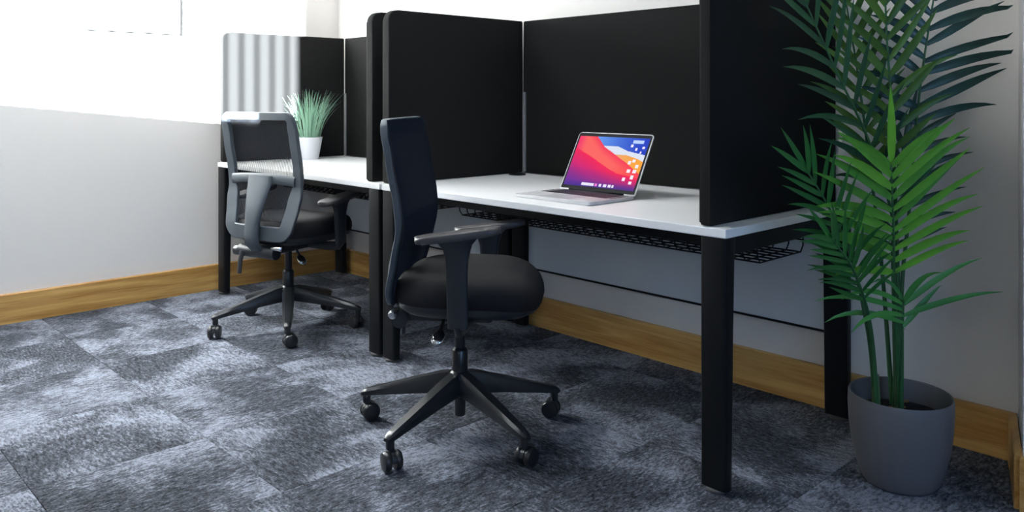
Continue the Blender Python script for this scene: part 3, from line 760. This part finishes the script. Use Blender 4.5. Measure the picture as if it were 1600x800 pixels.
def frond(path, t0, npairs, L0, a0, a1, mat, w=0.011, droop=0.5, plane=None, lr=(1, 1), stem_r=0.0065, fwd=0.15, lprof=None, tipleaf=True):
    C = catmull([L3(p) for p in path], 8); n = len(C)
    cl = [0]
    for a, b in zip(C, C[1:]): cl.append(cl[-1]+(b-a).length)
    tot = cl[-1]
    def at_(t):
        x = t*tot
        for i in range(n-1):
            if x <= cl[i+1] or i == n-2:
                f = (x-cl[i])/max(1e-6, cl[i+1]-cl[i]); return C[i].lerp(C[i+1], f), (C[min(i+2, n-1)]-C[max(i-1, 0)]).normalized()
    rad = [stem_r*(1-0.78*c/tot)+0.0008 for c in cl]
    fr = obj('frond', tube(C, rad, 7), 'stem', palm, True)
    nrm0 = (plane or -ef).normalized()     # side the frond shows
    for k in range(npairs):
        t = t0+(0.985-t0)*k/(npairs-1); s = k/(npairs-1)
        p, tg = at_(t)
        nr = (nrm0-tg*nrm0.dot(tg)).normalized(); sd = tg.cross(nr).normalized()
        ang = math.radians(a0+(a1-a0)*s)
        lp = (lprof(s) if lprof else (0.62+0.9*s-0.85*s*s+0.05))
        for sg, m in ((-1, lr[0]), (1, lr[1])):
            if m <= 0: continue
            an = ang*rnd.uniform(0.9, 1.1)
            d = tg*math.cos(an)+sd*sg*math.sin(an)+nr*(fwd*rnd.uniform(0.4, 1.6))
            leaflet(p+tg*rnd.uniform(-0.006, 0.006), d, nr, L0*m*lp*rnd.uniform(0.9, 1.1), w*rnd.uniform(0.85, 1.1), droop*rnd.uniform(0.5, 1.6), mat, fr, rnd.uniform(-0.22, 0.22))
    if tipleaf:
        p, tg = at_(1.0); leaflet(p, tg+nrm0*0.05, nrm0, L0*0.75, w*0.95, droop*0.3, mat, fr)
    return fr
FR = dict(
A=[(-0.005, 0, 0.190), (-0.016, -0.02, 0.334), (-0.045, -0.06, 0.561), (-0.066, -0.1, 0.728), (-0.091, -0.14, 0.917)],
B=[(-0.002, -0.01, 0.190), (-0.009, -0.03, 0.356), (-0.016, -0.05, 0.469), (-0.018, -0.06, 0.530)],
C=[(-0.071, 0, 0.190), (-0.082, -0.01, 0.313), (-0.115, -0.05, 0.451), (-0.180, -0.1, 0.655), (-0.262, -0.15, 0.80), (-0.330, -0.18, 0.900)],
D=[(-0.002, 0.03, 0.190), (0.006, 0.03, 0.484), (-0.009, 0.02, 0.727), (-0.082, 0.0, 0.949), (-0.206, -0.06, 1.166), (-0.310, -0.10, 1.359)],
E=[(0.013, 0.03, 0.190), (0.015, 0.04, 0.445), (0.013, 0.05, 0.722), (0.0, 0.05, 1.04), (-0.019, 0.04, 1.263), (-0.037, 0.02, 1.483)],
F=[(0.021, 0.05, 0.190), (0.043, 0.08, 0.528), (0.07, 0.09, 0.754), (0.091, 0.09, 1.02), (0.109, 0.08, 1.208), (0.142, 0.07, 1.447)],
G=[(0.017, 0.06, 0.188), (0.029, 0.1, 0.467), (0.039, 0.13, 0.652), (0.058, 0.15, 0.823), (0.087, 0.16, 0.949)],
H=[(-0.074, -0.02, 0.190), (-0.092, -0.04, 0.359), (-0.130, -0.09, 0.500), (-0.195, -0.15, 0.630), (-0.270, -0.20, 0.720)],
I=[(0.006, 0.06, 0.188), (-0.006, 0.1, 0.581), (-0.033, 0.12, 0.884), (-0.064, 0.13, 1.154), (-0.106, 0.12, 1.384)],
)
up = Vector((0, 0, 1))
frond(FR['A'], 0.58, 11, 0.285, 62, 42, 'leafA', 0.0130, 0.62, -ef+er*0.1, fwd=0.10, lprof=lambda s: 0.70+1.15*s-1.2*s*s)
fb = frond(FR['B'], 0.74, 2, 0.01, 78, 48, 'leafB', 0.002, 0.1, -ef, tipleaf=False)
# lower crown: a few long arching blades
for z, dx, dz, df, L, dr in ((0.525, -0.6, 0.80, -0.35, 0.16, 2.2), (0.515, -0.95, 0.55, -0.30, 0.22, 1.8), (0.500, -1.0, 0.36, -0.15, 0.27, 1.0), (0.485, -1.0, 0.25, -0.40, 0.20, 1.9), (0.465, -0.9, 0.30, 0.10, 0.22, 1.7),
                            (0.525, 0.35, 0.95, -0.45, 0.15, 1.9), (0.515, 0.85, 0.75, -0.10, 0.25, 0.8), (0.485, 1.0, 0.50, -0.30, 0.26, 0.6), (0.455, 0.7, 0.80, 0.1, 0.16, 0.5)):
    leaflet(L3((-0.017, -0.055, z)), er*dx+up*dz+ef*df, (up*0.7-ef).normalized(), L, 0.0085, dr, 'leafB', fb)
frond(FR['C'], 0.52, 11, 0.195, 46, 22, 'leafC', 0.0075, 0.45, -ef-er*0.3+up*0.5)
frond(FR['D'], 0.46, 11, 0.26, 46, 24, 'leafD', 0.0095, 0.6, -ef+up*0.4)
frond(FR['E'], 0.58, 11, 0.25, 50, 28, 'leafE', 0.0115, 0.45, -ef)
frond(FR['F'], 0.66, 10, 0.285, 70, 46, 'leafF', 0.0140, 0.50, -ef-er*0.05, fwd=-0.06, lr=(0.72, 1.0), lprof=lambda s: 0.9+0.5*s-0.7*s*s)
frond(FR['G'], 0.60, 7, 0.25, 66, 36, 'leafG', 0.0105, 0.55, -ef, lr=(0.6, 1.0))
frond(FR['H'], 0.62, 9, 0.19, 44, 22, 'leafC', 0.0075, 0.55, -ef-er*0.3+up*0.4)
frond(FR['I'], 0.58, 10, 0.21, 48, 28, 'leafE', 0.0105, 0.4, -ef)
for p, h in (((-0.072, -0.008), 0.12), ((-0.003, 0.0), 0.14), ((0.016, 0.045), 0.16)):
    b0 = L3((p[0], p[1], 0.186)); obj('stem_sheath', tube([b0, b0+Vector((0.0, 0, h*0.5)), b0+Vector((0.0, 0, h))], [0.013, 0.0115, 0.008], 10), 'stemb', palm, True)
